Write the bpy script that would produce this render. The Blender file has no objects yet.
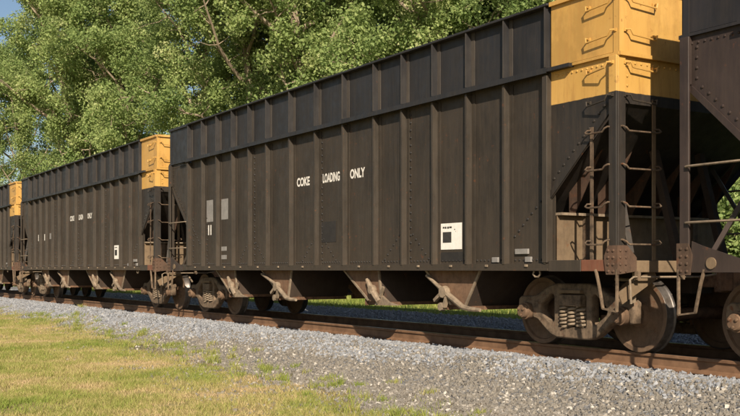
import bpy, bmesh, math, random
import numpy as np
from mathutils import Vector, Matrix, noise as mnoise

scene = bpy.context.scene
COL = scene.collection
R = math.radians

# ------------------------------------------------------------------ camera
# z = 0 is the top of the rail, x runs along the track (+x to the right), the camera stands at x = 0
CAM = Vector((0.0, -10.1, 1.02))
TH = math.atan(618.0 / 1000.0)            # angle between the optical axis and the track
cd = bpy.data.cameras.new('camera')
cam = bpy.data.objects.new('camera', cd); COL.objects.link(cam)
cam.location = CAM
cam.rotation_euler = (R(90), 0, math.atan2(math.cos(TH), math.sin(TH)))
cd.sensor_width = 36.0
cd.lens = 36.0 * 1000.0 / 740.0
cd.shift_y = 61.5 / 740.0
cd.clip_start = 0.1; cd.clip_end = 6000
scene.camera = cam

# ------------------------------------------------------------------ sky, sun, exposure
SUNV = Vector((1.75, -1.0, 1.15)).normalized()
EL = math.asin(SUNV.z)
w = bpy.data.worlds.new('World'); scene.world = w; w.use_nodes = True
wn = w.node_tree.nodes; wl = w.node_tree.links
bg = wn['Background']; sky = wn.new('ShaderNodeTexSky')
sky.sky_type = 'NISHITA'; sky.sun_disc = False
sky.sun_elevation = EL; sky.sun_rotation = math.atan2(SUNV.x, SUNV.y)
sky.air_density = 1.0; sky.dust_density = 1.0; sky.ozone_density = 1.0
wl.new(sky.outputs[0], bg.inputs[0]); bg.inputs[1].default_value = 0.065
sl = bpy.data.lights.new('sun', 'SUN'); sl.energy = 5.0; sl.angle = R(0.55); sl.color = (1.0, 0.87, 0.70)
so = bpy.data.objects.new('sun', sl); COL.objects.link(so); so.location = (20, -20, 30)
so.rotation_euler = SUNV.to_track_quat('Z', 'Y').to_euler()
scene.cycles.max_bounces = 5; scene.cycles.diffuse_bounces = 2; scene.cycles.glossy_bounces = 2; scene.cycles.transmission_bounces = 3
vs = scene.view_settings
vs.view_transform = 'Standard'; vs.look = 'None'; vs.exposure = 0.56; vs.gamma = 1.0; vs.use_curve_mapping = False

# ------------------------------------------------------------------ materials
class NT:
    def __init__(s, name):
        s.m = bpy.data.materials.new(name); s.m.use_nodes = True
        s.t = s.m.node_tree; s.n = s.t.nodes; s.b = s.n['Principled BSDF']
    def node(s, typ, ins=None, **props):
        nd = s.n.new(typ)
        for k, v in props.items(): setattr(nd, k, v)
        for k, v in (ins or {}).items(): s.put(nd.inputs[k], v)
        return nd
    def put(s, sock, v):
        if hasattr(v, 'is_output'): s.t.links.new(v, sock)
        else: sock.default_value = (*v, 1.0) if (hasattr(v, '__len__') and len(v) == 3 and sock.type == 'RGBA') else v
    def noise(s, vec, scale, detail=4.0, rough=0.55):
        return s.node('ShaderNodeTexNoise', {'Vector': vec, 'Scale': scale, 'Detail': detail, 'Roughness': rough}).outputs[0]
    def pos(s): return s.node('ShaderNodeNewGeometry').outputs['Position']
    def obj(s): return s.node('ShaderNodeTexCoord').outputs['Object']
    def scale(s, vec, sc):
        return s.node('ShaderNodeVectorMath', {0: vec, 1: sc}, operation='MULTIPLY').outputs[0]
    def mix(s, f, a, b):
        nd = s.node('ShaderNodeMix', data_type='RGBA')
        s.put(nd.inputs[0], f); s.put(nd.inputs[6], a); s.put(nd.inputs[7], b); return nd.outputs[2]
    def step(s, v, lo, hi, a=0.0, b=1.0):
        return s.node('ShaderNodeMapRange', {0: v, 1: lo, 2: hi, 3: a, 4: b}).outputs[0]
    def math(s, op, a, b=0.0):
        nd = s.node('ShaderNodeMath', operation=op); s.put(nd.inputs[0], a); s.put(nd.inputs[1], b); return nd.outputs[0]
    def xyz(s, v): return s.node('ShaderNodeSeparateXYZ', {0: v}).outputs
    def bump(s, h, strength, dist=0.02):
        nd = s.node('ShaderNodeBump', {'Height': h, 'Strength': strength, 'Distance': dist})
        s.put(s.b.inputs['Normal'], nd.outputs[0])
    def done(s, col, rough=0.7, metal=0.0, spec=0.5):
        s.put(s.b.inputs['Base Color'], col); s.put(s.b.inputs['Roughness'], rough)
        s.b.inputs['Metallic'].default_value = metal; s.b.inputs['Specular IOR Level'].default_value = spec
        return s.m

M = {}
def paint(name, base, alt, dust, rust, dustamt=0.5, rustlo=0.60, rough=0.55, band=None, wave=0.25, grime=0.0):
    """weathered car paint: soft tone changes, vertical dust streaks, rust specks; band = (z, colour, alt) paints above z"""
    t = NT(name); p = t.pos()
    n1 = t.noise(p, 1.3, 5.0)
    c = t.mix(t.step(n1, 0.35, 0.68), base, alt)
    if band:
        z = t.xyz(p)[2]
        wob = t.math('MULTIPLY', t.math('SUBTRACT', t.noise(p, 14.0, 2.0), 0.5), 0.012)
        f = t.step(t.math('ADD', z, wob), band[0] - 0.004, band[0] + 0.004)
        yc = t.mix(t.step(n1, 0.35, 0.68), band[1], band[2])
        yd = t.noise(t.scale(p, (5.0, 5.0, 0.7)), 2.2, 5.0, 0.65)
        yc = t.mix(t.step(yd, 0.52, 0.80, 0.0, 0.55), yc, (0.20, 0.085, 0.025))
    rn = t.node('ShaderNodeObjectInfo').outputs['Random']
    c = t.mix(t.step(rn, 0.0, 1.0, 0.0, 0.45), c, base)
    st = t.noise(t.scale(p, (1.6, 1.6, 0.8)), 1.1, 7.0, 0.7)
    c = t.mix(t.step(st, 0.50, 0.62, 0.0, 0.55), c, tuple(q * 0.62 for q in base))
    streak = t.noise(t.scale(p, (9.0, 9.0, 0.55)), 1.7, 6.0, 0.65)
    c = t.mix(t.step(streak, 0.46, 0.82, 0.0, dustamt), c, dust)
    fine = t.noise(t.scale(p, (40.0, 40.0, 3.0)), 1.0, 3.0)
    c = t.mix(t.step(fine, 0.5, 0.8, 0.0, dustamt * 0.5), c, dust)
    low = t.step(t.math('ADD', t.xyz(p)[2], t.math('MULTIPLY', n1, 0.9)), 1.45, 2.3, 0.55 * dustamt, 0.0)
    c = t.mix(low, c, dust)
    if band: c = t.mix(f, c, t.mix(t.step(streak, 0.5, 0.85, 0.0, 0.5), yc, (0.38, 0.18, 0.05)))
    rs = t.math('MULTIPLY', t.step(t.noise(p, 11.0, 6.0, 0.7), rustlo, rustlo + 0.10), t.step(t.noise(p, 1.9, 2.0), 0.42, 0.62))
    c = t.mix(rs, c, rust)
    if grime:
        gr = t.step(t.noise(p, 9.0, 8.0, 0.74), 0.44, 0.66, 0.0, grime)
        c = t.mix(gr, c, (0.022, 0.016, 0.012))
    hgt = t.math('ADD', t.math('MULTIPLY', t.noise(p, 2.6, 2.0), wave * 4.0), t.math('MULTIPLY', t.noise(p, 60.0, 3.0), 0.05))
    t.bump(hgt, 0.35, 0.02)
    rg = t.step(t.noise(p, 6.0, 4.0), 0.3, 0.7, rough - 0.12, rough + 0.15)
    M[name] = t.done(c, rg, 0.0, 0.35)

RUST = (0.13, 0.050, 0.022)
paint('brown', (0.032, 0.0255, 0.0195), (0.043, 0.034, 0.026), (0.078, 0.058, 0.040), RUST, 0.5, 0.61)
paint('brown_dusty', (0.036, 0.028, 0.021), (0.049, 0.037, 0.027), (0.095, 0.067, 0.043), RUST, 0.65, 0.58)
paint('maroon', (0.034, 0.0235, 0.021), (0.044, 0.031, 0.027), (0.075, 0.053, 0.040), RUST, 0.4, 0.62)
paint('maroon_black', (0.020, 0.0185, 0.020), (0.030, 0.025, 0.025), (0.055, 0.043, 0.036), RUST, 0.3, 0.66, 0.5)
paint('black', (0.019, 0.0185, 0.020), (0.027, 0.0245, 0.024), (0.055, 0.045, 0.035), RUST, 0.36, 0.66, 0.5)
paint('post', (0.033, 0.027, 0.021), (0.044, 0.036, 0.028), (0.080, 0.060, 0.042), RUST, 0.5, 0.61)
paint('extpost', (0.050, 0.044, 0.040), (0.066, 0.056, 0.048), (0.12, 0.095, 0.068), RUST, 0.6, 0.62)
YEL, YEL2 = (0.485, 0.282, 0.074), (0.565, 0.340, 0.102)
paint('yellow', YEL, YEL2, (0.40, 0.19, 0.050), (0.20, 0.070, 0.020), 0.5, 0.60, 0.5)
paint('endpaint', (0.022, 0.019, 0.017), (0.032, 0.026, 0.022), (0.070, 0.052, 0.036), RUST, 0.45, 0.62, band=(3.09, YEL, YEL2))
paint('frame', (0.070, 0.046, 0.031), (0.150, 0.100, 0.064), (0.25, 0.18, 0.118), RUST, 0.8, 0.56, 0.8, grime=0.8)
paint('tan', (0.145, 0.098, 0.058), (0.215, 0.150, 0.090), (0.22, 0.16, 0.10), (0.16, 0.075, 0.035), 0.5, 0.60, 0.8, grime=0.28)
paint('rusty', (0.125, 0.058, 0.031), (0.18, 0.085, 0.045), (0.21, 0.135, 0.085), (0.09, 0.035, 0.018), 0.6, 0.55, 0.85, grime=0.7)
paint('chute', (0.105, 0.058, 0.036), (0.185, 0.100, 0.060), (0.24, 0.15, 0.09), RUST, 0.6, 0.54, 0.85, grime=0.4)
paint('gusset', (0.060, 0.034, 0.024), (0.10, 0.055, 0.036), (0.15, 0.10, 0.065), RUST, 0.5, 0.56, 0.8, grime=0.5)
paint('wheelrust', (0.100, 0.056, 0.032), (0.165, 0.098, 0.058), (0.21, 0.14, 0.09), RUST, 0.6, 0.56, 0.8, grime=0.35)
paint('underside', (0.030, 0.021, 0.016), (0.052, 0.034, 0.024), (0.06, 0.042, 0.03), RUST, 0.4, 0.6, 0.85)
paint('bar', (0.20, 0.155, 0.11), (0.28, 0.215, 0.15), (0.34, 0.26, 0.18), RUST, 0.6, 0.60, 0.7, grime=0.55)
paint('redpaint', (0.16, 0.045, 0.025), (0.20, 0.065, 0.035), (0.19, 0.12, 0.075), RUST, 0.5, 0.62, 0.7)

def simple(name, a, b, sc, rough=0.8, metal=0.0, bump=0.0, spec=0.4, obj=False):
    t = NT(name); p = t.obj() if obj else t.pos()
    n = t.noise(p, sc, 5.0, 0.6)
    if bump: t.bump(n, bump, 0.02)
    M[name] = t.done(t.mix(t.step(n, 0.33, 0.67), a, b), rough, metal, spec)
simple('lettering', (0.62, 0.58, 0.52), (0.78, 0.75, 0.70), 16.0, 0.7)
simple('fadedpatch', (0.19, 0.18, 0.17), (0.26, 0.245, 0.23), 9.0, 0.75)
simple('darkpatch', (0.020, 0.018, 0.017), (0.028, 0.025, 0.023), 9.0, 0.7)
simple('placardwhite', (0.74, 0.70, 0.64), (0.84, 0.81, 0.76), 12.0, 0.6)
simple('placardblack', (0.030, 0.029, 0.028), (0.05, 0.046, 0.042), 20.0, 0.6)
simple('clip', (0.30, 0.27, 0.23), (0.48, 0.45, 0.40), 3.0, 0.6)
simple('rim', (0.075, 0.062, 0.052), (0.15, 0.135, 0.125), 10.0, 0.42, 0.6)
simple('steel', (0.33, 0.33, 0.34), (0.22, 0.20, 0.19), 12.0, 0.32, 0.9)
simple('rubber', (0.012, 0.012, 0.012), (0.035, 0.03, 0.026), 9.0, 0.75)
simple('tiewood', (0.045, 0.034, 0.026), (0.095, 0.073, 0.055), 7.0, 0.9, 0, 0.5)
simple('railrust', (0.125, 0.066, 0.035), (0.21, 0.118, 0.066), 5.0, 0.75, 0, 0.3)
simple('bark', (0.20, 0.155, 0.11), (0.36, 0.29, 0.21), 6.0, 0.9, 0, 0.7)

def stone_mat(name, cols, pale):
    t = NT(name); rnd = t.node('ShaderNodeObjectInfo').outputs['Random']
    cr = t.node('ShaderNodeValToRGB', {0: rnd}); e = cr.color_ramp
    e.interpolation = 'LINEAR'
    while len(e.elements) < len(cols): e.elements.new(0.5)
    for i, c in enumerate(cols):
        e.elements[i].position = i / (len(cols) - 1.0) * pale; e.elements[i].color = (*c, 1)
    n = t.noise(t.pos(), 55.0, 3.0)
    c = t.mix(t.step(n, 0.3, 0.7, 0.0, 0.4), cr.outputs[0], cols[1])
    M[name] = t.done(c, 0.85, 0, 0.3)
stone_mat('stone', [(0.135, 0.142, 0.156), (0.21, 0.22, 0.24), (0.285, 0.295, 0.315), (0.17, 0.176, 0.186), (0.36, 0.365, 0.375), (0.24, 0.25, 0.27)], 1.0)
stone_mat('oldstone', [(0.11, 0.098, 0.082), (0.185, 0.165, 0.138), (0.15, 0.138, 0.122), (0.24, 0.215, 0.18), (0.18, 0.173, 0.162), (0.165, 0.15, 0.128), (0.21, 0.19, 0.162), (0.175, 0.158, 0.135), (0.235, 0.21, 0.175), (0.58, 0.54, 0.48)], 1.0)

# ballast bed under the stones, ground sheet
t = NT('ballast'); p = t.pos()
v = t.node('ShaderNodeTexVoronoi', {'Vector': p, 'Scale': 22.0})
c = t.mix(t.step(t.xyz(v.outputs['Color'])[0], 0, 1), (0.11, 0.11, 0.112), (0.26, 0.26, 0.262))
c = t.mix(t.step(t.noise(p, 0.9, 4.0), 0.5, 0.7, 0, 0.4), c, (0.17, 0.135, 0.10))
t.bump(v.outputs['Distance'], 0.9, 0.04)
M['ballast'] = t.done(c, 0.9)

t = NT('ground'); p = t.pos(); y = t.xyz(p)[1]
g1 = t.mix(t.step(t.noise(p, 0.55, 5.0), 0.36, 0.64), (0.26, 0.24, 0.075), (0.38, 0.30, 0.13))
g1 = t.mix(t.step(t.noise(p, 3.5, 5.0, 0.65), 0.45, 0.7, 0, 0.75), g1, (0.42, 0.32, 0.19))
g2 = t.mix(t.step(t.noise(p, 0.7, 6.0), 0.38, 0.62), (0.10, 0.155, 0.028), (0.21, 0.25, 0.060))
far = t.step(y, 3.4, 4.0)
soil = t.mix(t.step(t.noise(p, 18.0, 5.0, 0.7), 0.35, 0.65), (0.14, 0.112, 0.082), (0.25, 0.21, 0.16))
wob = t.math('ADD', y, t.math('MULTIPLY', t.math('SUBTRACT', t.noise(p, 0.8, 5.0, 0.6), 0.5), 2.6))
dirt = t.step(wob, -3.9, -3.1)
c = t.mix(dirt, g1, soil); c = t.mix(far, c, g2)
t.bump(t.noise(p, 24.0, 6.0, 0.7), 0.7, 0.05)
M['ground'] = t.done(c, 0.95, 0, 0.15)

def leafmat(name, ramp, trans):
    t = NT(name)
    a = t.node('ShaderNodeAttribute', attribute_name='tone').outputs['Fac']
    cr = t.node('ShaderNodeValToRGB', {0: a}); e = cr.color_ramp
    while len(e.elements) < len(ramp): e.elements.new(0.5)
    for i, (po, c) in enumerate(ramp): e.elements[i].position = po; e.elements[i].color = (*c, 1)
    t.done(cr.outputs[0], 0.6, 0, 0.2)
    if trans:
        tr = t.node('ShaderNodeBsdfTranslucent', {'Color': cr.outputs[0]})
        mx = t.node('ShaderNodeMixShader', {0: trans, 1: t.b.outputs[0], 2: tr.outputs[0]})
        t.t.links.new(mx.outputs[0], t.n['Material Output'].inputs[0])
    M[name] = t.m
leafmat('leaf', [(0.0, (0.165, 0.245, 0.080)), (0.45, (0.29, 0.375, 0.130)), (0.8, (0.41, 0.475, 0.185)), (1.0, (0.52, 0.55, 0.27))], 0.45)
leafmat('grassblade', [(0.0, (0.19, 0.26, 0.045)), (0.35, (0.31, 0.33, 0.085)), (0.65, (0.45, 0.38, 0.16)), (1.0, (0.55, 0.41, 0.24))], 0.3)

# ------------------------------------------------------------------ mesh building
class MB:
    def __init__(s, rot=False): s.v = []; s.f = []; s.mi = []; s.sm = []; s.rot = rot; s.cur = 0
    def add(s, vs, fs, smooth=False):
        o = len(s.v)
        s.v += [(-a, -b, c) for a, b, c in vs] if s.rot else [tuple(q) for q in vs]
        for f in fs: s.f.append([i + o for i in f]); s.mi.append(s.cur); s.sm.append(smooth)
        return s
    def box(s, x0, x1, y0, y1, z0, z1):
        x0, x1 = min(x0, x1), max(x0, x1); y0, y1 = min(y0, y1), max(y0, y1); z0, z1 = min(z0, z1), max(z0, z1)
        vs = [(x, y, z) for x in (x0, x1) for y in (y0, y1) for z in (z0, z1)]
        return s.add(vs, [(0, 1, 3, 2), (4, 6, 7, 5), (0, 4, 5, 1), (2, 3, 7, 6), (0, 2, 6, 4), (1, 5, 7, 3)])
    def prism(s, poly, a, b, axis='y'):
        """poly in the two other axes (x,z) for y, (y,z) for x, (x,y) for z"""
        def P(u, v, k): return {'y': (u, k, v), 'x': (k, u, v), 'z': (u, v, k)}[axis]
        n = len(poly)
        vs = [P(u, v, a) for u, v in poly] + [P(u, v, b) for u, v in poly]
        fs = [tuple(range(n)), tuple(range(2 * n - 1, n - 1, -1))] + [(i, i + n, (i + 1) % n + n, (i + 1) % n) for i in range(n)]
        return s.add(vs, fs)
    def beam(s, p, q, wx, wy, up=(0, 0, 1)):
        p, q = Vector(p), Vector(q); d = (q - p).normalized(); u = Vector(up)
        a = d.cross(u); a = a.normalized() if a.length > 1e-4 else Vector((1, 0, 0)); b = a.cross(d)
        vs = [tuple(o + a * (i * wx / 2) + b * (j * wy / 2)) for o in (p, q) for i, j in ((-1, -1), (1, -1), (1, 1), (-1, 1))]
        return s.add(vs, [(0, 1, 2, 3), (7, 6, 5, 4), (0, 4, 5, 1), (1, 5, 6, 2), (2, 6, 7, 3), (3, 7, 4, 0)])
    def tube(s, pts, r, n=6, cap=True):
        pts = [Vector(q) for q in pts]; m = len(pts); rr = r if hasattr(r, '__len__') else [r] * m
        vs = []; prev = None
        for i, p in enumerate(pts):
            d = (pts[min(i + 1, m - 1)] - pts[max(i - 1, 0)]).normalized()
            if prev is None: a = d.orthogonal().normalized()
            else:
                a = prev - d * prev.dot(d); a = a.normalized() if a.length > 1e-5 else d.orthogonal().normalized()
            prev = a; b = d.cross(a)
            vs += [tuple(p + (a * math.cos(k * 2 * math.pi / n) + b * math.sin(k * 2 * math.pi / n)) * rr[i]) for k in range(n)]
        fs = [(i * n + k, i * n + (k + 1) % n, (i + 1) * n + (k + 1) % n, (i + 1) * n + k) for i in range(m - 1) for k in range(n)]
        s.add(vs, fs, True)
        if cap: s.add(vs[:n], [tuple(range(n - 1, -1, -1))]); s.add(vs[-n:], [tuple(range(n))])
        return s
    def lathe(s, prof, c, n=32, mats=None):
        """prof = [(r, y)], turned about the y axis through c"""
        vs = []
        for r, yy in prof:
            vs += [(c[0] + r * math.cos(k * 2 * math.pi / n), c[1] + yy, c[2] + r * math.sin(k * 2 * math.pi / n)) for k in range(n)]
        for i in range(len(prof) - 1):
            s.cur = mats[i] if mats else 0
            o = i * n
            s.add(vs[o:o + 2 * n], [(k, (k + 1) % n, (k + 1) % n + n, k + n) for k in range(n)], True)
        s.cur = 0
        s.add(vs[:n], [tuple(range(n))]); s.add(vs[-n:], [tuple(range(n - 1, -1, -1))])
        return s
    def rivet(s, p, nrm, r=0.016, h=0.012):
        r *= 1.25; h *= 1.3
        p = Vector(p); d = Vector(nrm).normalized(); a = d.orthogonal().normalized(); b = d.cross(a); n = 6
        vs = []
        for rr, hh in ((r, -0.002), (r * 0.8, h * 0.7), (r * 0.3, h)):
            vs += [tuple(p + d * hh + (a * math.cos(k * 2 * math.pi / n) + b * math.sin(k * 2 * math.pi / n)) * rr) for k in range(n)]
        fs = [(i * n + k, i * n + (k + 1) % n, (i + 1) * n + (k + 1) % n, (i + 1) * n + k) for i in range(2) for k in range(n)] + [tuple(range(2 * n, 3 * n))]
        return s.add(vs, fs, True)
    def mesh(s, name, mats, fix=True):
        me = bpy.data.meshes.new(name); me.from_pydata(s.v, [], s.f)
        for m in (mats if isinstance(mats, (list, tuple)) else [mats]): me.materials.append(M[m])
        me.polygons.foreach_set('material_index', s.mi); me.polygons.foreach_set('use_smooth', s.sm)
        bm = bmesh.new(); bm.from_mesh(me)
        bmesh.ops.remove_doubles(bm, verts=bm.verts, dist=1e-5)
        if fix: bmesh.ops.recalc_face_normals(bm, faces=bm.faces)
        bm.to_mesh(me); bm.free(); me.update()
        if any(s.sm): me.set_sharp_from_angle(angle=R(38))
        return me
    def build(s, name, mats, parent=None, loc=None): return link(name, s.mesh(name, mats), parent, loc)

def link(name, me, parent=None, loc=None, rotz=0.0):
    o = bpy.data.objects.new(name, me); COL.objects.link(o)
    if parent is not None: o.parent = parent
    if loc is not None: o.location = loc
    if rotz: o.rotation_euler = (0, 0, rotz)
    return o
def tag(o, label=None, cat=None, group=None, kind=None):
    if label: o['label'] = label
    if cat: o['category'] = cat
    if group: o['group'] = group
    if kind: o['kind'] = kind
    return o
def bevel_me(me, wdt=0.006, seg=1):
    bm = bmesh.new(); bm.from_mesh(me)
    bmesh.ops.bevel(bm, geom=[e for e in bm.edges if len(e.link_faces) == 2 and e.calc_face_angle(0) > 0.6], offset=wdt, segments=seg, affect='EDGES')
    bm.to_mesh(me); bm.free(); me.update(); return me
def copy_tree(o, parent=None):
    c = o.copy(); COL.objects.link(c); c.parent = parent
    for ch in list(o.children): copy_tree(ch, c)
    return c

def curve_plate(name, outer, holes, depth, bev, mat):
    """flat outline in (x, z) with holes, extruded to a casting with rounded edges; centred on y = 0"""
    cu = bpy.data.curves.new(name, 'CURVE'); cu.dimensions = '2D'; cu.fill_mode = 'BOTH'
    cu.extrude = depth / 2 - bev; cu.bevel_depth = bev; cu.bevel_resolution = 1; cu.offset = -bev
    for poly in [outer] + holes:
        sp = cu.splines.new('POLY'); sp.points.add(len(poly) - 1); sp.use_cyclic_u = True
        for q, (a, b) in zip(sp.points, poly): q.co = (a, b, 0, 1)
    o = bpy.data.objects.new(name, cu); COL.objects.link(o)
    dg = bpy.context.evaluated_depsgraph_get(); dg.update()
    me = bpy.data.meshes.new_from_object(o.evaluated_get(dg))
    bpy.data.objects.remove(o); bpy.data.curves.remove(cu)
    me.transform(Matrix.Rotation(R(90), 4, 'X')); me.name = name
    me.materials.clear(); me.materials.append(M[mat]); return me
def text_mesh(name, body, wdt, hgt, mat):
    cu = bpy.data.curves.new(name, 'FONT'); cu.body = body; cu.extrude = 0.0; cu.offset = 0.035; cu.resolution_u = 3
    o = bpy.data.objects.new(name, cu); COL.objects.link(o)
    dg = bpy.context.evaluated_depsgraph_get(); dg.update()
    me = bpy.data.meshes.new_from_object(o.evaluated_get(dg))
    bpy.data.objects.remove(o); bpy.data.curves.remove(cu)
    co = np.empty(len(me.vertices) * 3); me.vertices.foreach_get('co', co); co = co.reshape(-1, 3)
    lo, hi = co.min(0), co.max(0)
    out = np.zeros_like(co)
    out[:, 0] = ((co[:, 0] - lo[0]) / (hi[0] - lo[0]) - 0.5) * wdt
    out[:, 2] = ((co[:, 1] - lo[1]) / (hi[1] - lo[1]) - 0.5) * hgt
    me.vertices.foreach_set('co', out.ravel()); me.update()
    me.materials.clear(); me.materials.append(M[mat]); me.name = name; return me

# ------------------------------------------------------------------ ground, ballast, track
def lerp_tab(tab, v):
    if v <= tab[0][0]: return tab[0][1]
    for (a, p), (b, q) in zip(tab, tab[1:]):
        if v <= b: return p + (q - p) * (v - a) / (b - a)
    return tab[-1][1]
BED = [(-4.2, -0.72), (-3.3, -0.645), (-2.3, -0.50), (-1.75, -0.37), (-1.36, -0.205), (-0.9, -0.20), (-.6, -.23), (0.95, -0.22), (1.9, -0.25), (2.6, -0.24), (4.4, -0.09), (4.9, -0.20), (5.4, -0.62)]
GRD = [(-60, -0.75), (-14, -0.66), (-3.6, -0.60), (-2.4, -0.56), (-1.2, -0.62), (3.6, -0.50), (4.5, -0.13), (5.6, -0.04), (9, 0.05), (20, .15), (60, 0.30)]
def bed_z(x, y): return lerp_tab(BED, y) + 0.018 * mnoise.noise((x * 1.1, y * 1.1, 3.1))
def gnd_z(x, y):
    near = 1.0 if (-60 < y < 60 and -220 < x < 60) else 0.0
    return lerp_tab(GRD, y) + near * (0.035 * mnoise.noise((x * 0.6, y * 0.6, 0.3)) + 0.012 * mnoise.noise((x * 2.6, y * 2.6, 7.3)))
def sheet(name, xs, ys, zf, mat):
    nx, ny = len(xs), len(ys)
    vs = [(x, y, zf(x, y)) for x in xs for y in ys]
    fs = [(i * ny + j, (i + 1) * ny + j, (i + 1) * ny + j + 1, i * ny + j + 1) for i in range(nx - 1) for j in range(ny - 1)]
    me = bpy.data.meshes.new(name); me.from_pydata(vs, [], fs); me.materials.append(M[mat])
    me.polygons.foreach_set('use_smooth', [True] * len(fs)); me.update()
    o = link(name, me); o['kind'] = 'structure'; return o
xs = [-3000, -1500, -700, -400, -250, -160] + list(np.arange(-120, -60, 2.0)) + list(np.arange(-60, 14, 0.35)) + [16, 20, 30, 60, 150, 400, 1000, 3000]
ys = [-3000, -1200, -400, -150, -60, -30, -20] + list(np.arange(-14, 4, 0.3)) + list(np.arange(4, 26, 1.0)) + [30, 45, 80, 160, 400, 1200, 3000]
sheet('ground', xs, ys, gnd_z, 'ground')
sheet('ballast_bed', list(np.arange(-140, 20.1, 0.4)), list(np.arange(-4.2, 5.41, 0.2)), bed_z, 'ballast')

track = link('railway_track', None)
tag(track, 'rusty steel railway track on wooden ties running under the train', 'railway track')
half = [(0.076, -0.186), (0.076, -0.175), (0.03, -0.155), (0.011, -0.14), (0.009, -0.06), (0.013, -0.045), (0.036, -0.036), (0.037, -0.008), (0.031, 0.0)]
prof = half + [(-a, b) for a, b in reversed(half)]
for s in (-1, 1):
    m = MB(); m.prism([(s * 0.755 + a, b) for a, b in prof], -140, 20, 'x')
    me = m.mesh('rail', ['railrust', 'steel'])
    for pg in me.polygons:
        if pg.normal.z > 0.9 and pg.center.z > -0.003: pg.material_index = 1
    link('rail', me, track)
tie_me = bevel_me(MB().box(-0.11, 0.11, -1.3, 1.3, -0.38, -0.208).mesh('tie', 'tiewood'), 0.012)
plate_me = MB().box(-0.09, 0.09, -0.17, 0.15, -0.2075, -0.1862)
for sx in (-0.05, 0.05):
    plate_me.box(sx - 0.012, sx + 0.012, -0.112, -0.072, -0.19, -0.162)
plate_me = plate_me.mesh('tie_plate', 'railrust')
for i in range(150):
    x = -70 + i * 0.53
    link('tie', tie_me, track, (x, random.Random(i).uniform(-.03, .03), 0))
    if x > -45: link('tie_plate', plate_me, track, (x, -0.755, 0))

# ------------------------------------------------------------------ hopper car
BAYS = [-6.08, -5.26, -4.44, -3.62, -2.80, -1.98, -0.99, 0.0, 0.99, 1.98, 2.80, 3.62, 4.44, 5.26, 6.08]
Z_SILL, Z_SIDE, Z_CHORD, Z_EXT, Z_TOP = 1.00, 1.09, 3.47, 3.57, 4.37
YS, YP = 1.60, 1.50                        # outer face of the posts, face of the sheets

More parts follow.
